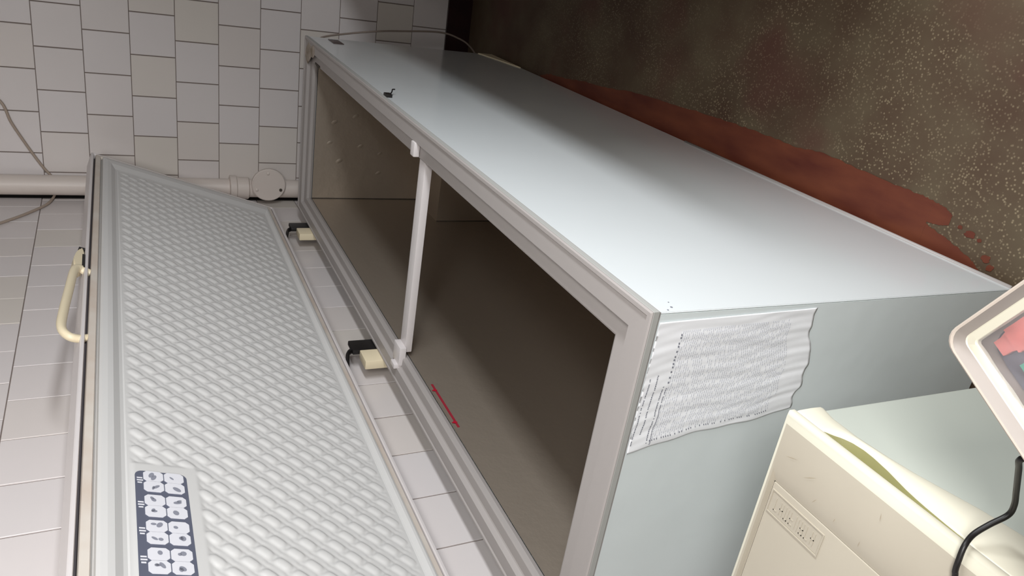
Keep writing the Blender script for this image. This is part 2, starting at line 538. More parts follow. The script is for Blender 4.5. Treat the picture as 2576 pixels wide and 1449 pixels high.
ZR = 0.836   # lower edge of the plastic rim
quad_panel('front_panel', M_white, [(0, 0, 0.0), (FL, 0, 0.0), (FL, 0, ZR), (0, 0, ZR)], Vector((0, 0.003, 0)))
quad_panel('end_panel', M_end, [(0.0004, 0.003, 0.0), (0.0004, FD, 0.0), (0.0004, FD, ZR), (0.0004, 0.003, ZR)], Vector((0.003, 0, 0)))
quad_panel('end_panel', M_end, [(FL - 0.0012, 0.0015, 0.0), (FL - 0.0012, FD, 0.0), (FL - 0.0012, FD, ZR), (FL - 0.0012, 0.0015, ZR)], Vector((-0.03, 0, 0)))
quad_panel('back_panel', M_end, [(0.03, FD - 0.001, 0.0), (FL - 0.03, FD - 0.001, 0.0), (FL - 0.03, FD - 0.001, ZR), (0.03, FD - 0.001, ZR)], Vector((0, -0.03, 0)))
box('base_plate', 0.02, FL - 0.02, 0.02, FD - 0.02, 0.0, 0.03, M_black, fz)
# folded flange along the foot of the front
tube('bottom_flange', [(0.004, -0.0005, 0.004), (1.06, -0.0005, 0.004)], 0.0045, M_rim, fz, 8, smooth_path=False)
for fx in (0.30, FL - 0.30):
    for fy in (0.25, FD - 0.12):
        bm = bmesh.new(); bmesh.ops.create_cone(bm, cap_ends=True, segments=16, radius1=0.022, radius2=0.018, depth=0.02)
        bmesh.ops.translate(bm, verts=bm.verts, vec=(fx, fy, -0.01)); bm_obj('foot', bm, M_black, fz)

# rim with its stepped profile
prof = [(0.0, ZR - 0.002), (-0.0015, 0.840), (-0.0015, 0.8495), (0.001, 0.8515), (0.0065, 0.8515), (0.009, 0.8485), (0.0385, 0.8475),
        (0.0395, 0.8455), (0.0440, 0.8370), (0.0470, 0.8355), (0.0700, 0.8345), (0.0735, 0.8325), (0.0740, 0.822), (0.070, 0.812)]
WN, WF, WR, WB = 0.097, 0.102, 0.088, 0.0755     # widths of the rim: near end, far end, front, back


def rimrect(d, z):
    if d <= 0.001:
        return rect(d, z)
    k = d / 0.074
    return [(WN * k, WR * k, z), (FL - WF * k, WR * k, z), (FL - WF * k, FD - WB * k, z), (WN * k, FD - WB * k, z)]


loft('rim', [rimrect(d, z) for d, z in prof], M_rim, fz)
# rim lip seen from outside is greyer
loft('rim_edge', [rect(-0.0018, 0.8375), rect(-0.0022, 0.8385), rect(-0.0022, 0.8475), rect(-0.0018, 0.8485)], M_rimside, fz)

# aluminium inner tub with the raised compressor shelf at the far end
XI0, XI1, YI0, YI1 = 0.094, FL - 0.098, 0.084, FD - 0.0715
XS, ZS, ZB = 2.18, 0.33, 0.05
v = [(XI0, YI0, .81), (XI1, YI0, .81), (XI1, YI1, .81), (XI0, YI1, .81),
     (XI0, YI0, ZB), (XS, YI0, ZB), (XS, YI1, ZB), (XI0, YI1, ZB),
     (XS, YI0, ZS), (XI1, YI0, ZS), (XI1, YI1, ZS), (XS, YI1, ZS)]
new_obj('inner_tub', v, [(0, 3, 7, 4), (0, 4, 5, 8, 9, 1), (3, 2, 10, 11, 6, 7), (4, 7, 6, 5), (5, 6, 11, 8), (8, 11, 10, 9), (1, 9, 10, 2)], M_alu, fz)
# seams of the liner and scuffs on its edge
M_seam = pr('seam', (70, 62, 54), 0.8)
for seg in (((XI1 - 0.002, YI1 - 0.002, 0.81), (XI1 - 0.002, YI1 - 0.002, ZS)), ((XS, YI1 - 0.002, ZS), (XS, YI1 - 0.002, ZB))):
    tube('seam', seg, 0.0018, M_seam, fz, 6, smooth_path=False)
rng = random.Random(11)
v, f = [], []
def dimple(cx, cy, cz, r, nrm, ua, va):
    k = len(v); n = 12
    c = Vector((cx, cy, cz)); v.append(c + nrm * r * 0.16)
    for ring, (q, hgt) in enumerate(((0.5, 0.12), (1.0, 0.0))):
        for a in range(n):
            t = 2 * math.pi * a / n
            v.append(c + ua * (r * q * math.cos(t)) + va * (r * q * 1.6 * math.sin(t)) + nrm * r * hgt)
    for a in range(n):
        a2 = (a + 1) % n
        f.append((k, k + 1 + a, k + 1 + a2)); f.append((k + 1 + a, k + 1 + n + a, k + 1 + n + a2, k + 1 + a2))
for (iy, iz) in ((0.165, 0.72), (0.33, 0.73), (0.20, 0.66), (0.42, 0.745), (0.43, 0.61), (0.22, 0.58), (0.46, 0.52), (0.55, 0.52), (0.30, 0.64), (0.50, 0.7)):
    dimple(XI1 - 0.0005, iy, iz, rng.uniform(0.006, 0.011), Vector((-1, 0, 0)), Vector((0, 1, 0)), Vector((0, 0.35, 1)))
o = new_obj('dent', v, f, M_alu, fz, smooth=True); o['kind'] = 'stuff'

# divider bar across the opening
XB = 1.078
bm = bmesh.new()
box_bm(XB - 0.023, XB + 0.023, 0.080, FD - 0.088, 0.806, 0.8275, 0.003, 2, bm)
bar = bm_obj('divider_bar', bm, M_shell, fz, smooth=True, angle=40); bar['label'] = 'white flat bar across the opening'
box('bar_clip', XB - 0.034, XB + 0.024, FD - 0.108, FD - 0.050, 0.826, 0.846, M_shell, bar, 0.003)
box('bar_clip', XB - 0.030, XB + 0.004, FD - 0.054, FD - 0.040, 0.834, 0.858, M_shell, bar, 0.002)
box('rim_clip', 1.083, 1.112, 0.046, 0.084, 0.836, 0.8525, M_shell, fz, 0.003)['label'] = 'small white plastic clip on the front rim'

# far corner: browned corner piece, badge, latch hook and cream corner guard
bm = bmesh.new(); bmesh.ops.create_uvsphere(bm, u_segments=20, v_segments=10, radius=1)
for q in bm.verts:
    q.co = Vector((2.48 + q.co.x * 0.10, 0.05 + q.co.y * (0.034 + 0.012 * math.sin(5 * q.co.x)) + 0.022 * q.co.x, 0.8470 + max(q.co.z, -0.3) * 0.0045))
bm_obj('corner_patch', bm, M_brown, fz, smooth=True)['label'] = 'browned worn patch on the far corner of the rim'
box('corner_crack', 2.33, 2.42, 0.078, 0.086, 0.833, 0.8365, M_seam, fz, 0.002)
box('badge', 2.425, 2.53, -0.0025, 0.001, 0.722, 0.765, M_badge, fz, 0.001)['label'] = 'small dark badge near the far top corner'
hk = box('latch_hook', 1.415, 1.445, -0.010, 0.002, 0.818, 0.838, M_black, fz, 0.003)
tube('latch_pin', [(1.43, -0.006, 0.822), (1.445, -0.012, 0.812), (1.46, -0.016, 0.806), (1.455, -0.018, 0.80)], 0.002, M_black, hk, 6)
v = [(2.50, -0.004, 0.0), (2.30, -0.004, 0.012), (2.12, -0.004, -0.0), (2.30, -0.004, 0.055), (2.45, -0.004, 0.10), (2.56, -0.004, 0.12), (2.565, -0.004, 0.0)]
v = [(2.568, -0.003, 0.002), (2.568, -0.003, 0.07), (2.40, -0.003, 0.035), (2.25, -0.003, 0.006), (2.25, -0.003, 0.002)]
v += [(a, b + 0.0028, c) for a, b, c in v]
new_obj('corner_guard', v, [(0, 1, 2, 3, 4), (9, 8, 7, 6, 5), (0, 5, 6, 1), (1, 6, 7, 2), (2, 7, 8, 3), (3, 8, 9, 4), (4, 9, 5, 0)], M_cream, fz)
# small chips in the enamel by the near top corner
for (cx, cz, cr) in ((0.014, 0.806, 0.0022), (0.006, 0.818, 0.0016), (0.03, 0.80, 0.0012)):
    bm = bmesh.new(); bmesh.ops.create_circle(bm, cap_ends=True, segments=8, radius=cr)
    bmesh.ops.rotate(bm, verts=bm.verts, cent=(0, 0, 0), matrix=Matrix.Rotation(R(90), 3, 'X'))
    bmesh.ops.translate(bm, verts=bm.verts, vec=(cx, -0.0007, cz)); bm_obj('enamel_chip', bm, M_ink, fz)

# red load line on the liner
zl = 0.8; yl = YI1 - 0.0012
mk = box('load_line', 0.715, 0.862, yl - 0.0004, yl + 0.001, 0.793, 0.799, M_red, fz)
mk['label'] = 'red load line printed on the liner'
box('load_line_end', 0.690, 0.708, yl - 0.0004, yl + 0.001, 0.793, 0.799, M_red, mk)
box('load_line_end', 0.870, 0.898, yl - 0.0004, yl + 0.001, 0.793, 0.799, M_red, mk)
for tx in (0.711, 0.866):
    new_obj('load_arrow', [(tx - 0.006, yl - 0.001, 0.798), (tx + 0.006, yl - 0.001, 0.798), (tx, yl - 0.001, 0.808), (tx, yl - 0.001, 0.791)], [(0, 1, 2), (0, 3, 1)], M_red2, mk)

# ------------------------------------------------------------------ the lid, leaning open
AX = Vector((1, 0, 0)); AV = Vector((0, -0.309, 0.951)); AN = Vector((0, 0.951, 0.309))   # along, up the lid, backwards
P0 = Vector((0, 0.747, 0.954))
HT = 0.7095


def lp(x, h, t):
    s = 1.0 + 0.042 * (x - 0.25) / 2.32         # the open lid sags slightly towards the near end
    return P0 + AX * x + AV * (h * s) + AN * t


lid = loft('lid', [[lp(x, h, t) for x, h in ((0.0 + d, d), (FL - d, d), (FL - d, HT - d), (0.0 + d, HT - d))] for d, t in
           ((0.0095, 0.026), (0.0095, 0.009), (0.0075, 0.006), (0.002, 0.006), (0.0, 0.009), (0.0, 0.066), (0.004, 0.07), (0.35, 0.07))], M_shell, fz)
lid['label'] = 'raised lid leaning open, embossed inside'


def lrect(d, t, dx=None):
    dx = d if dx is None else dx
    return [lp(dx, d, t), lp(FL - dx, d, t), lp(FL - dx, HT - d, t), lp(dx, HT - d, t)]


loft('lid_slot', [lrect(0.0093, 0.0255), lrect(0.0165, 0.0255), lrect(0.0168, 0.012)], M_slot, lid)
loft('gasket', [lrect(0.0162, 0.016), lrect(0.0163, 0.007), lrect(0.0185, 0.004), lrect(0.031, 0.004), lrect(0.0335, 0.008), lrect(0.0345, 0.016)], M_gasket, lid)
# liner frame: raised border, wide rounded bevel and step down to the embossed field
FX0, FX1, FH0, FH1 = 0.14, 2.412, 0.062, 0.618


def lrect2(k, t):
    """interpolates between the outer liner edge (k=0) and the field edge (k=1)"""
    o = (0.040, FL - 0.040, 0.036, HT - 0.0395)
    q = [a + (b - a) * k for a, b in zip(o, (FX0, FX1, FH0, FH1))]
    return [lp(q[0], q[2], t), lp(q[1], q[2], t), lp(q[1], q[3], t), lp(q[0], q[3], t)]


fr = loft('lid_liner', [lrect(0.0345, 0.018), lrect(0.0385, 0.010), lrect2(0.0, 0.001), lrect2(0.10, -0.004), lrect2(0.30, -0.0055), lrect2(0.52, -0.0045),
                        lrect2(0.66, 0.000), lrect2(0.80, 0.0045), lrect2(0.94, 0.006), lrect2(1.0, 0.0045)], M_liner_lid, lid)
import numpy as np
dx = 0.003
nx = int((FX1 - FX0) / dx) + 1; nh = int((FH1 - FH0) / dx) + 1
xs = np.linspace(FX0, FX1, nx); hs = np.linspace(FH0, FH1, nh)
X, Hh = np.meshgrid(xs, hs, indexing='ij')
S = 0.03
# lattice of domed lozenges on the diagonals
U = (X - 1.054 + (Hh - 0.506)); V = (X - 1.054 - (Hh - 0.506))
u = (U + S) % (2 * S) - S; vv = (V + S) % (2 * S) - S
du = u / 1.4142; dv = vv / 1.4142
q = np.abs(du / 0.0178) ** 3.6 + np.abs(dv / 0.0112) ** 2.6
dome = np.clip(1 - q, 0, 1) ** 0.75 * (1 + 0.25 * dv / 0.011)
groove = np.exp(-((np.abs(dv) - 0.0145) / 0.0022) ** 2) * np.clip(np.abs(du) / 0.02, 0, 1)
wave = np.exp(-((np.abs(du + 0.0016 * np.sin(dv / 0.0212 * math.pi)) - 0.0195) / 0.0020) ** 2)
hgt = 0.0036 * dome - 0.0011 * groove - 0.0011 * wave
e = np.minimum(np.minimum(X - FX0, FX1 - X), np.minimum(Hh - FH0, FH1 - Hh))
mask = np.clip((e - 0.004) / 0.008, 0, 1)
pad = np.clip(np.maximum((X - 0.560) / 0.008, (0.492 - Hh) / 0.008), 0, 1) * 1.0
pad = np.where(X < 0.215, np.clip((0.215 - X) / 0.008, 0, 1), pad)
hgt = hgt * mask * pad + (1 - pad) * 0.002 * mask
s = 1.0 + 0.042 * (X - 0.25) / 2.32
t = 0.0045 - hgt
px = P0.x + X; py = P0.y + AV.y * Hh * s + AN.y * t; pz = P0.z + AV.z * Hh * s + AN.z * t
verts = np.stack([px, py, pz], -1).reshape(-1, 3)
idx = np.arange(nx * nh).reshape(nx, nh)
faces = np.stack([idx[:-1, :-1], idx[:-1, 1:], idx[1:, 1:], idx[1:, :-1]], -1).reshape(-1, 4)
me = bpy.data.meshes.new('embossed_panel')
me.vertices.add(len(verts)); me.vertices.foreach_set('co', verts.ravel().astype(np.float32))
me.loops.add(faces.size); me.loops.foreach_set('vertex_index', faces.ravel().astype(np.int32))
me.polygons.add(len(faces)); me.polygons.foreach_set('loop_start', np.arange(0, faces.size, 4, dtype=np.int32))
me.polygons.foreach_set('loop_total', np.full(len(faces), 4, dtype=np.int32))
me.update(calc_edges=True); me.polygons.foreach_set('use_smooth', [True] * len(faces)); me.materials.append(M_liner_lid)
ep = bpy.data.objects.new('embossed_panel', me); col.objects.link(ep); ep.parent = lid

# label on the lid: slate plate with pairs of eight-cornered picture cells
LX1, LX0, LH1, LH0 = 0.537, 0.238, 0.606, 0.512


def lpoly(name, pts, t, th, mat, parent):
    n = len(pts)
    v = [lp(x, h, t) for x, h in pts] + [lp(x, h, t + th) for x, h in pts]
    f = [tuple(range(n)), tuple(range(n, 2 * n))[::-1]] + [(i, n + i, n + (i + 1) % n, (i + 1) % n) for i in range(n)]
    return new_obj(name, v, f, mat, parent)


def rrect(x0, x1, h0, h1, r, n=5):
    out = []
    for cx, ch, a0 in ((x1 - r, h1 - r, 0), (x0 + r, h1 - r, 90), (x0 + r, h0 + r, 180), (x1 - r, h0 + r, 270)):
        for k in range(n + 1):
            a = R(a0 + 90 * k / n); out.append((cx + r * math.cos(a), ch + r * math.sin(a)))
    return out


lb = lpoly('instruction_label', rrect(LX0, LX1, LH0, LH1, 0.014), 0.0018, 0.001, M_label, lid)
lb['label'] = 'slate label with rows of white food pictures'
rng = random.Random(5)
iv, jf = [], []
for gidx in range(4):
    xg = 0.5225 - gidx * 0.0705
    for r_ in range(2):
        xc = xg - r_ * 0.031 - 0.001
        for c_ in range(2):
            hc = 0.5735 - c_ * 0.0375
            a, b, k = 0.0150, 0.0178, 0.006
            lpoly('icon_cell', [(xc - a + k, hc - b), (xc + a - k, hc - b), (xc + a, hc - b + k), (xc + a, hc + b - k), (xc + a - k, hc + b), (xc - a + k, hc + b), (xc - a, hc + b - k), (xc - a, hc - b + k)], 0.0008, 0.001, M_cell, lid)
            # picture inside the cell: a few overlapping soft shapes
            for s_ in range(rng.choice((1, 2, 2, 3))):
                ox, oh = xc + rng.uniform(-0.005, 0.005), hc + rng.uniform(-0.006, 0.006)
                ra, rb, an = rng.uniform(0.003, 0.009), rng.uniform(0.0018, 0.0055), rng.uniform(0, 3)
                k0 = len(iv); n = 10
                for j in range(n):
                    th = 2 * math.pi * j / n; qx = ra * math.cos(th); qy = rb * math.sin(th)
                    iv.append(lp(ox + qx * math.cos(an) - qy * math.sin(an), oh + qx * math.sin(an) + qy * math.cos(an), 0.0005))
                jf.append(tuple(range(k0, k0 + n)))
o = new_obj('icon_pictures', iv, jf, M_icon, lid); o['kind'] = 'stuff'
tv, tf = [], []
for gidx in range(4):
    xg = 0.5225 - gidx * 0.0705 - 0.0165
    for dxx, hh0, hh1 in ((0.006, 0.593, 0.603), (-0.001, 0.592, 0.603), (-0.008, 0.594, 0.602)):
        k0 = len(tv)
        for (x, h) in ((xg + dxx, hh0), (xg + dxx + 0.004, hh0), (xg + dxx + 0.004, hh1), (xg + dxx, hh1)):
            tv.append(lp(x, h, 0.0012))
        tf.append((k0, k0 + 1, k0 + 2, k0 + 3))
o = new_obj('label_numerals', tv, tf, M_cell, lid); o['kind'] = 'stuff'

# handle with lock on the upper edge of the lid
hd = tube('lid_handle', [lp(1.060, 0.690, 0.02), lp(1.045, 0.708, 0.018), lp(1.042, 0.732, 0.015), lp(1.075, 0.749, 0.013), lp(1.16, 0.748, 0.012),
                         lp(1.30, 0.740, 0.012), lp(1.41, 0.733, 0.012), lp(1.440, 0.722, 0.014), lp(1.44, 0.705, 0.018), lp(1.435, 0.690, 0.02)], 0.010, M_cream, lid, 14, ry=0.012)
hd['label'] = 'cream handle with lock housing'
bm = bmesh.new()
pr_pts = [(1.445, 0.712), (1.445, 0.735), (1.50, 0.737), (1.55, 0.731), (1.580, 0.722), (1.580, 0.714), (1.55, 0.713), (1.50, 0.711)]
vs = [[bm.verts.new(lp(x, h, t)) for x, h in pr_pts] for t in (0.008, 0.045)]
bm.faces.new(vs[0]); bm.faces.new(vs[1][::-1])
for k in range(8):
    bm.faces.new((vs[0][k], vs[0][(k + 1) % 8], vs[1][(k + 1) % 8], vs[1][k]))
bmesh.ops.bevel(bm, geom=bm.edges[:], offset=0.004, segments=2, affect='EDGES')
bm_obj('lock_housing', bm, M_cream, lid, smooth=True, angle=45)
lpoly('lock_gap', [(1.44, 0.7085), (1.44, 0.716), (1.53, 0.7165), (1.53, 0.7095)], 0.006, 0.02, M_black, lid)
lpoly('lock_gap', [(1.575, 0.7095), (1.575, 0.727), (1.592, 0.725), (1.592, 0.7095)], 0.012, 0.02, M_black, lid)

# hinges behind the rim
for hx in (2.265, 1.205):
    hb = box('hinge', hx - 0.035, hx + 0.038, FD + 0.001, FD + 0.030, 0.72, 0.905, M_cream, fz, 0.004)
    hb['label'] = 'cream hinge block with black arm'
    box('hinge_arm', hx + 0.042, hx + 0.108, FD + 0.004, FD + 0.020, 0.80, 0.925, M_black, hb, 0.004)
    tube('hinge_link', [(hx + 0.07, FD + 0.016, 0.912), (hx + 0.055, FD + 0.020, 0.935), (hx + 0.02, FD + 0.026, 0.945), (hx - 0.02, FD + 0.032, 0.955)], 0.012, M_black, hb, 8, ry=0.006)

# ------------------------------------------------------------------ power cord of the freezer, paper sheet
cord = tube('power_cord', [(FL + 0.02, 0.10, 0.83), (2.63, 0.045, 0.80), (2.66, 0.012, 0.765), (2.672, -0.016, 0.641), (2.672, -0.040, 0.50), (2.672, -0.050, 0.40), (2.672, -0.061, 0.279),
                           (2.675, -0.061, 0.202), (2.68, -0.048, 0.142), (2.69, -0.022, 0.078), (2.71, 0.03, 0.02), (2.74, 0.12, -0.012), (2.76, 0.3, -0.0155), (2.77, 0.5, -0.0155)], 0.0042, M_cord, None, 8)
tag(cord, 'thin grey cord hanging in an arc from the far end of the freezer', 'cord')

sheet_c = [[(0.837, 0.0155), (0.511, 0.0095)], [(0.850, 0.246), (0.497, 0.205)]]   # (z,y) at top-front, bottom-front / top-back, bottom-back
nu, nv_ = 70, 80
rs = np.random.RandomState(4)


def wr(a, b):
    return 0.0030 + 0.0006 * math.sin(7 * b + 3.1 * a) + 0.0003 * math.sin(25 * b + 5 * a * a + 1.0 + 2 * math.sin(5 * a)) + 0.00028 * math.sin(49 * b - 7 * a + 1.7 + 2 * math.sin(4 * a + 3 * b)) + 0.0002 * math.sin(83 * b + 11 * a + 2 * math.sin(9 * a))


def spt(a, b, off=0.0):     # a: from the top (0) down (1); b: from the front edge (0) to the back (1)
    z0 = sheet_c[0][0][0] * (1 - b) + sheet_c[1][0][0] * b; y0 = sheet_c[0][0][1] * (1 - b) + sheet_c[1][0][1] * b
    z1 = sheet_c[0][1][0] * (1 - b) + sheet_c[1][1][0] * b; y1 = sheet_c[0][1][1] * (1 - b) + sheet_c[1][1][1] * b
    # wavy lower edge
    z1 += 0.007 * math.sin(7 * b + 0.6) + 0.003 * math.sin(17 * b * b + 1) + 0.0015 * math.sin(31 * b)
    z = z0 * (1 - a) + z1 * a; y = y0 * (1 - a) + y1 * a + (0.003 * math.sin(9 * a + 1) + 0.0012 * math.sin(27 * a)) * b
    z = min(z, 0.8335 + 0.0 * b)
    return Vector((0.0012 - wr(a, b) - off, y, z))


v = [spt(i / nu, j / nv_) for i in range(nu + 1) for j in range(nv_ + 1)]
f = [(i * (nv_ + 1) + j, i * (nv_ + 1) + j + 1, (i + 1) * (nv_ + 1) + j + 1, (i + 1) * (nv_ + 1) + j) for i in range(nu) for j in range(nv_)]
sheet = new_obj('printed_sheet', v, f, M_paper, None, smooth=True)
tag(sheet, 'creased white sheet of printed tables stuck to the near end of the freezer', 'paper')
sm = sheet.modifiers.new('thickness', 'SOLIDIFY'); sm.thickness = 0.0004; sm.offset = -1


def marks(name, items, mat, kind=True):
    v, f = [], []
    for (a0, b0, a1, b1, wd) in items:
        k = len(v)
        for (a, b) in ((a0, b0), (a1, b1), (a1 + wd, b1), (a0 + wd, b0)):
            v.append(spt(a, b, 0.0006))
        f.append((k, k + 1, k + 2, k + 3))
    o = new_obj(name, v, f, mat, sheet)
    if kind: o['kind'] = 'stuff'
    return o


rng = random.Random(9)
items = []
for a, b0, b1 in ((0.052, 0.42, 0.93), (0.090, 0.40, 0.86), (0.135, 0.50, 0.96), (0.155, 0.52, 0.98)):   # heading lines
    b = b0
    while b < b1:
        wl = rng.uniform(0.006, 0.012)
        items.append((a + rng.uniform(-0.001, 0.001), b, a + rng.uniform(-0.001, 0.001), b + wl, 0.006))
        b += wl + 0.004 + (0.012 if rng.random() < 0.15 else 0)
for i in range(55):    # figures along the last column
    a = 0.15 + i * 0.0125
    if rng.random() < 0.75:
        items.append((a, 0.935, a + 0.002, 0.950, 0.005))
b = 0.10
while b < 0.5:
    items.append((0.155 + 0.0, b, 0.157, b + 0.015, 0.008)); b += rng.uniform(0.02, 0.045)
marks('printed_heading', items, M_ink)
items = []
for i in range(58):
    a = 0.165 + i * 0.0118
    b = 0.08
    while b < 0.92:
        wl = rng.uniform(0.012, 0.03)
        if rng.random() < 0.8:
            items.append((a, b, a, b + wl, 0.0045))
        b += wl + 0.008
marks('printed_table', items, M_ink2)

# ------------------------------------------------------------------ drain pipe and wall cable in the corner
dp = empty('drain_pipe', (2.845, 0.752, Z0))
tag(dp, 'white painted drain pipe standing in the tiled corner behind the freezer', 'pipe')


def lathe(name, prof_, mat, parent, loc, seg=32, axis='Z'):
    v, f = [], []
    for (r_, z) in prof_:
        for k in range(seg):
            a = 2 * math.pi * k / seg
            p = Vector((r_ * math.cos(a), r_ * math.sin(a), z))
            if axis == 'X':
                p = Vector((-z, p.x, p.y))
            v.append(p + Vector(loc))
    n = len(prof_)
    for i in range(n - 1):
        for k in range(seg):
            k2 = (k + 1) % seg
            f.append((i * seg + k, i * seg + k2, (i + 1) * seg + k2, (i + 1) * seg + k))
    f.append(tuple(range(seg))[::-1]); f.append(tuple((n - 1) * seg + k for k in range(seg)))
    o = new_obj(name, v, f, mat, parent, smooth=True); o.data.set_sharp_from_angle(angle=R(40))
    return o


lathe('pipe', [(0.0425, 0.0), (0.0425, 2.77)], M_pipe, dp, (0, 0, 0))
lathe('collar', [(0.044, 0), (0.056, 0.004), (0.058, 0.03), (0.052, 0.036), (0.0525, 0.082), (0.044, 0.088)][::-1] if False else [(0.044, 0), (0.051, 0.006), (0.052, 0.055), (0.058, 0.060), (0.059, 0.086), (0.044, 0.090)], M_pipe, dp, (0, 0, 1.045))
cap = lathe('inspection_cap', [(0.046, 0), (0.046, 0.028), (0.074, 0.030), (0.077, 0.034), (0.077, 0.048), (0.073, 0.052), (0.0, 0.053)], M_pipe, dp, (-0.012, -0.036, 0.965), 36, 'X')
cap['label'] = 'round white inspection cap'
for an in (68, 175, 292):
    a = R(an)
    lathe('screw', [(0.007, 0), (0.007, 0.006), (0.004, 0.008)], M_seam if an == 292 else M_pipe, cap, (-0.062, -0.036 + 0.058 * math.cos(a), 0.965 + 0.058 * math.sin(a)), 12, 'X')

wc = tube('wall_cable', [(2.918, 0.30, 2.25), (2.912, 0.36, 2.08), (2.905, 0.418, 1.989), (2.90, 0.505, 1.956), (2.897, 0.612, 1.902), (2.894, 0.689, 1.858), (2.892, 0.735, 1.825), (2.888, 0.775, 1.81),
                         (2.86, 0.792, 1.818), (2.83, 0.805, 1.826), (2.76, 0.810, 1.845), (2.66, 0.810, 1.90), (2.56, 0.810, 1.97), (2.40, 0.810, 2.10), (2.2, 0.81, 2.2)], 0.0055, M_cord2, None, 8)
tag(wc, 'pale cable crossing the tiles and passing behind the drain pipe', 'cable')

# ------------------------------------------------------------------ small refrigerator in front
FX = -0.268; FXN = -0.84; FY = -0.006
rf = empty('refrigerator', (FX, FY, Z0))
tag(rf, 'cream and beige undercounter refrigerator at the near end of the freezer', 'refrigerator')
RFI = Matrix.Translation(-Vector((FX, FY, Z0)))


def toloc(o, root_loc):
    for vtx in o.data.vertices:
        vtx.co -= Vector(root_loc)
    return o


RL = (FX, FY, Z0)
toloc(box('cabinet', FXN, FX - 0.004, FY + 0.052, 0.58, Z0, 0.80, M_fdoor, rf, 0.004), RL)
for x_, y_ in ():
    pass
# worktop: raised border all round, panel let in
def rr(x0, x1, y0, y1, z):
    return [(x0, y0, z), (x1, y0, z), (x1, y1, z), (x0, y1, z)]
top = loft('worktop', [rr(FXN, FX, FY + 0.06, 0.58, 0.800), rr(FXN, FX, FY + 0.03, 0.58, 0.8315), rr(FXN, FX, FY - 0.001, 0.58, 0.8315), rr(FXN, FX, FY - 0.002, 0.58, 0.8335), rr(FXN, FX, FY - 0.002, 0.58, 0.841), rr(FXN + 0.003, FX - 0.003, FY + 0.002, 0.577, 0.846), rr(FXN + 0.009, FX - 0.009, FY + 0.009, 0.571, 0.850),
                       rr(FXN + 0.012, FX - 0.012, FY + 0.070, 0.565, 0.8495), rr(FXN + 0.014, FX - 0.014, FY + 0.084, 0.562, 0.8445), rr(FXN + 0.0155, FX - 0.0155, FY + 0.086, 0.560, 0.8445)],
           M_ftop, rf, mats=[M_ftop, M_fcream], lm=[1, 1, 1, 1, 1, 1, 0, 0, 0])
top.data.polygons.foreach_set('use_smooth', [True] * len(top.data.polygons)); top.data.set_sharp_from_angle(angle=R(50))
toloc(top, RL)
toloc(box('worktop_panel', FXN + 0.0165, FX - 0.0165, FY + 0.0865, 0.559, 0.835, 0.8460, M_ftop, rf, 0.0012), RL)
# embossed maker's plate, lettering worn past reading
pl = toloc(box('embossed_plate', -0.366, -0.290, 0.0915, 0.118, 0.8452, 0.8463, M_ftop, rf), RL)
v, f = [], []
def bar_(x0, x1, y0, y1, z0=0.8458, z1=0.8470):
    k = len(v)
    v.extend([(x0, y0, z0), (x1, y0, z0), (x1, y1, z0), (x0, y1, z0), (x0, y0, z1), (x1, y0, z1), (x1, y1, z1), (x0, y1, z1)])
    f.extend([(k + 4, k + 5, k + 6, k + 7), (k, k + 1, k + 5, k + 4), (k + 1, k + 2, k + 6, k + 5), (k + 2, k + 3, k + 7, k + 6), (k + 3, k, k + 4, k + 7)])
bar_(-0.3675, -0.2885, 0.089, 0.0905); bar_(-0.3675, -0.2885, 0.119, 0.1205); bar_(-0.2885, -0.2870, 0.089, 0.1205); bar_(-0.3690, -0.3675, 0.089, 0.1205)
rng = random.Random(2)
for k_ in range(8):
    x1_ = -0.296 - k_ * 0.0083
    bar_(x1_ - 0.0012, x1_, 0.096, 0.113, 0.8462, 0.8468)
    if k_ % 2: bar_(x1_ - 0.0052, x1_, 0.1045, 0.106, 0.8462, 0.8468)
    if k_ % 3 != 1: bar_(x1_ - 0.0052, x1_, 0.1115, 0.113, 0.8462, 0.8468)
    if k_ % 3 != 0: bar_(x1_ - 0.0052, x1_ - 0.004, 0.096, 0.113, 0.8462, 0.8468)
o = new_obj('embossed_lettering', v, f, M_ftop, rf); toloc(o, RL)

# door: enamel panel under a moulded cream cap with a scooped finger recess
DY0, DY1 = FY + 0.004, FY + 0.048            # front and back of the door
toloc(box('door', FXN, FX - 0.002, DY0, DY1, Z0 + 0.008, 0.80, M_fdoor, rf, 0.003, 3), RL)


def interp(x, tab):
    for (a, b), (c, d) in zip(tab, tab[1:]):
        if a >= x >= c:
            t_ = (x - a) / (c - a); t_ = t_ * t_ * (3 - 2 * t_) if False else t_
            return b + (d - b) * t_
    return tab[0][1] if x > tab[0][0] else tab[-1][1]


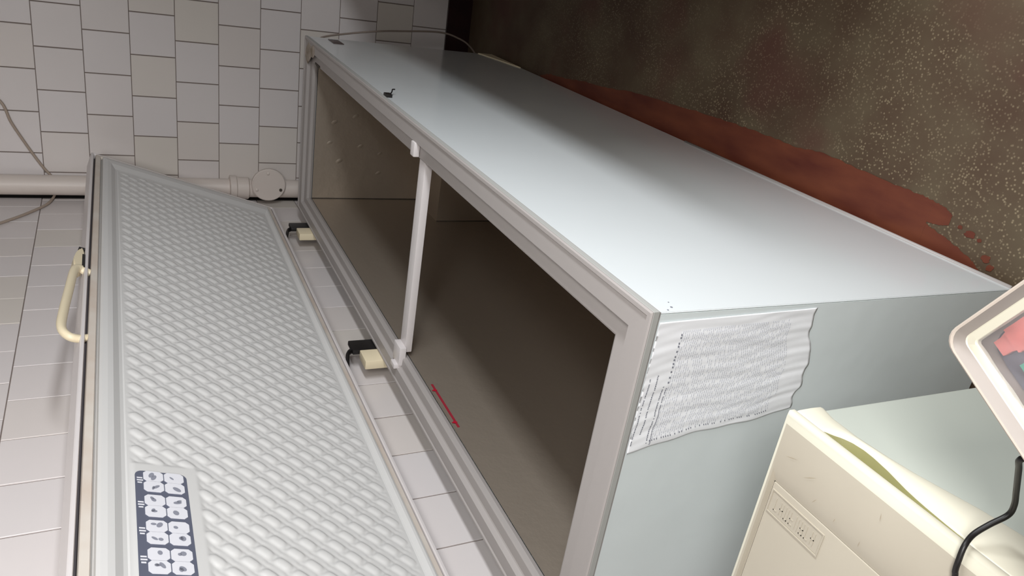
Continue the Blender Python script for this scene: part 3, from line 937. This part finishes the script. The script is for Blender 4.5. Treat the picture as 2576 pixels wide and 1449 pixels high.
SCOOP = [(-0.308, 0.0), (-0.316, 0.0075), (-0.324, 0.0135), (-0.334, 0.0175), (-0.348, 0.0195), (-0.362, 0.0190), (-0.3846, 0.0160), (-0.40, 0.0128), (-0.414, 0.0100), (-0.4395, 0.0065), (-0.4635, 0.0042), (-0.4837, 0.0028), (-0.50, 0.0)]
CAPLOW = [(-0.268, 0.784), (-0.290, 0.790), (-0.327, 0.7905), (-0.3657, 0.7855), (-0.395, 0.7800), (-0.431, 0.7695), (-0.460, 0.7605), (-0.498, 0.754), (-0.56, 0.751), (-0.84, 0.750)]
ZL = 0.8300
nxs = 190; rows = []
for i in range(nxs + 1):
    x = (FX - 0.001) + (FXN - FX + 0.001) * i / nxs
    g = interp(x, SCOOP) * 1.25; cl = interp(x, CAPLOW)
    dep = 0.034 * min(1.0, g / 0.010)
    y = FY
    rows.append([(x, y + 0.006 + dep, ZL + 0.0005), (x, y + 0.004 + dep * 1.0, ZL - g * 0.75), (x, y + 0.002 + dep * 0.55, ZL - g * 0.95), (x, y + 0.0008 + dep * 0.06, ZL - g - 0.0003),
                 (x, y - 0.0004, ZL - g - 0.003), (x, y - 0.001, (ZL - g) * 0.5 + cl * 0.5), (x, y - 0.0005, cl + 0.008), (x, y + 0.002, cl + 0.002), (x, y + 0.0042, cl - 0.001)])
v = [p for r_ in rows for p in r_]; k = len(rows[0]); f = []; fm = []
for i in range(nxs):
    for j in range(k - 1):
        f.append((i * k + j, (i + 1) * k + j, (i + 1) * k + j + 1, i * k + j + 1))
        fm.append(1 if j in (0, 1, 2) else 0)
n0 = len(v)
for r_ in (rows[0], rows[-1]):          # closed ends
    kk = len(v); v += r_ + [(r_[0][0], FY + 0.03, ZL), (r_[0][0], FY + 0.03, r_[-1][2])]
    f.append(tuple(range(kk, kk + len(r_))) + (kk + len(r_) + 1, kk + len(r_))); fm.append(0)
dc = new_obj('door_cap', v, f, M_fcream, rf, True, [M_fcream, M_olive], fm); dc.data.set_sharp_from_angle(angle=R(60)); toloc(dc, RL)
dc['label'] = 'cream door top with scooped finger recess'
# scuffs on the front band of the worktop
rng = random.Random(21)
for (sx_, sy_, l_, an_) in ((-0.345, 0.060, 0.014, 60), (-0.375, 0.062, 0.01, 80), (-0.30, 0.035, 0.030, 20), (-0.42, 0.02, 0.014, 100), (-0.33, 0.040, 0.03, 35), (-0.41, 0.064, 0.012, 90)):
    a = R(an_); c = Vector((sx_, sy_, 0.8507 if sy_ < 0.062 else 0.8504)); d_ = Vector((math.cos(a), math.sin(a), 0)) * l_ / 3; n_ = Vector((-math.sin(a), math.cos(a), 0)) * 0.0004
    o = new_obj('scuff', [c - d_ * 1.0, c - n_, c + d_, c + n_], [(0, 1, 2, 3)], M_smudge, rf); toloc(o, RL)

# ------------------------------------------------------------------ tray in the near right corner, on an added unseen box that also shades the refrigerator
TZ = 0.93
tc = Vector((-0.4510, -0.2096, TZ))                 # its far corner, top of the rim
E1 = Vector((-0.8651, 0.5016, 0)).normalized(); E2 = Vector((-0.5016, -0.8651, 0)).normalized()
TL1, TL2 = 0.30, 0.34
tr = empty('display_tray', tuple(tc + Vector((0, 0, -0.03))))
tag(tr, 'cream framed tray with red and green wrapped packs under clear film', 'tray')


def tp(a, b, z):
    p = tc + E1 * a + E2 * b; return Vector((p.x, p.y, z)) - tr.location


def trect(d, z, r_=0.014, n=5):
    out_ = []
    for ca, cb, a0 in ((d + r_, d + r_, 180), (TL1 - d - r_, d + r_, 270), (TL1 - d - r_, TL2 - d - r_, 0), (d + r_, TL2 - d - r_, 90)):
        for k in range(n + 1):
            a = R(a0 + 90 * k / n); out_.append(tp(ca + r_ * math.cos(a), cb + r_ * math.sin(a), z))
    return out_


fra = loft('frame', [trect(0.0, TZ - 0.030), trect(0.0, TZ - 0.003), trect(0.0008, TZ - 0.0008), trect(0.002, TZ), trect(0.0035, TZ - 0.0005), trect(0.0042, TZ - 0.002, 0.012),
                     trect(0.0085, TZ - 0.010, 0.007), trect(0.0092, TZ - 0.0108, 0.007), trect(0.0145, TZ - 0.0108, 0.004), trect(0.0155, TZ - 0.0115, 0.003), trect(0.0160, TZ - 0.015, 0.003)], M_tray, tr, smooth=True,
           mats=[M_tray, M_trayg, M_fcream], lm=[0, 0, 0, 0, 1, 1, 2, 2, 2, 2])
fra.data.set_sharp_from_angle(angle=R(35))
v = trect(0.0, TZ - 0.030); n = len(v)
new_obj('tray_bottom', v + [q_ + Vector((0, 0, 0.004)) for q_ in trect(0.001, TZ - 0.030)], [tuple(range(n))[::-1], tuple(range(n, 2 * n))], M_tray, tr)
# clear film, crumpled
nn = 90; v, f = [], []
for i in range(nn + 1):
    for j in range(nn + 1):
        a = 0.0155 + (TL1 - 0.031) * i / nn; b = 0.0155 + (TL2 - 0.031) * j / nn
        zz = TZ - 0.0125 + 0.0007 * math.sin(190 * a + 90 * b) + 0.0007 * math.sin(240 * b - 160 * a)
        v.append(tp(a, b, zz))
for i in range(nn):
    for j in range(nn):
        f.append((i * (nn + 1) + j, i * (nn + 1) + j + 1, (i + 1) * (nn + 1) + j + 1, (i + 1) * (nn + 1) + j))
new_obj('clear_film', v, f, M_film, tr, True)
v = trect(0.016, TZ - 0.0245); new_obj('dark_liner', v, [tuple(range(len(v)))], M_pack, tr)


def pack(name, a0, a1, b0, b1, z1, mat, label):
    bm = bmesh.new(); bmesh.ops.create_cube(bm, size=1)
    c = (tp((a0 + a1) / 2, (b0 + b1) / 2, TZ - 0.0242 + z1 / 2))
    bmesh.ops.bevel(bm, geom=bm.edges[:], offset=0.18, segments=3, affect='EDGES')
    o = bm_obj(name, bm, mat, None, True); o.scale = (a1 - a0, b1 - b0, z1)
    o.location = c + tr.location; o.rotation_euler = (0, 0, math.atan2(E1.y, E1.x)); tag(o, label, 'package'); return o


pack('wrapped_pack', 0.018, 0.038, 0.024, 0.09, 0.0095, M_pinkred, 'pale red wrapped pack inside the cream tray')
pack('wrapped_pack', 0.041, 0.070, 0.030, 0.10, 0.0095, M_green, 'green wrapped pack inside the cream tray')

st = empty('tray_shade_box', tuple(tc + E1 * 0.15 + E2 * 0.17 + Vector((0, 0, Z0 - TZ))))  # unseen box, added as support and to shade the refrigerator front
st.rotation_euler = (0, 0, math.atan2(E1.y, E1.x))
tag(st, 'added unseen wooden box under the cream tray, shading the refrigerator front', 'tray_shade_box')
zt = TZ - 0.0305 - Z0
box('shade_box_top', -0.128, 0.128, -0.148, 0.148, zt - 0.02, zt, M_wood, st, 0.002)
box('shade_box_body', -0.12, 0.12, -0.14, 0.14, 0.0, zt - 0.02, M_wood, st, 0.002)

# black lead running from the tray side over the refrigerator door
bc = tube('black_lead', [(-0.62, -0.05, -0.014), (-0.58, -0.06, 0.10), (-0.55, -0.09, 0.45), (-0.535, -0.125, 0.75), (-0.5325, -0.134, 0.845), (-0.5217, -0.130, 0.868), (-0.5172, -0.125, 0.8699), (-0.5127, -0.11, 0.8539), (-0.5052, -0.075, 0.8222), (-0.5031, -0.055, 0.8085),
                        (-0.5019, -0.042, 0.8073), (-0.4975, -0.030, 0.8207), (-0.4956, -0.020, 0.8349), (-0.4995, -0.0135, 0.849), (-0.5030, 0.000, 0.8545), (-0.5045, 0.010, 0.8550), (-0.5069, 0.0168, 0.8548), (-0.52, 0.06, 0.8545), (-0.56, 0.16, 0.8505), (-0.6, 0.3, 0.8505)], 0.0027, M_black, None, 10)
tag(bc, 'black cable looping over the front edge of the refrigerator', 'cable')

# ------------------------------------------------------------------ added block across the aisle, out of view, shading floor and lower freezer
ct = empty('shade_block', (0.35, -0.645, Z0)); ct.rotation_euler = (0, 0, 0.066)
tag(ct, 'added unseen brown block shading the floor and lower freezer', 'shade_block')
box('shade_block_body', 0.02, 2.47, -0.50, -0.03, 0.08, 0.79, M_shade_block, ct, 0.003)
box('shade_block_top', 0.0, 2.49, -0.52, 0.0, 0.79, 0.83, M_shade_block, ct, 0.004)
box('plinth', 0.04, 2.47, -0.48, -0.07, 0.0, 0.08, M_skirt, ct)
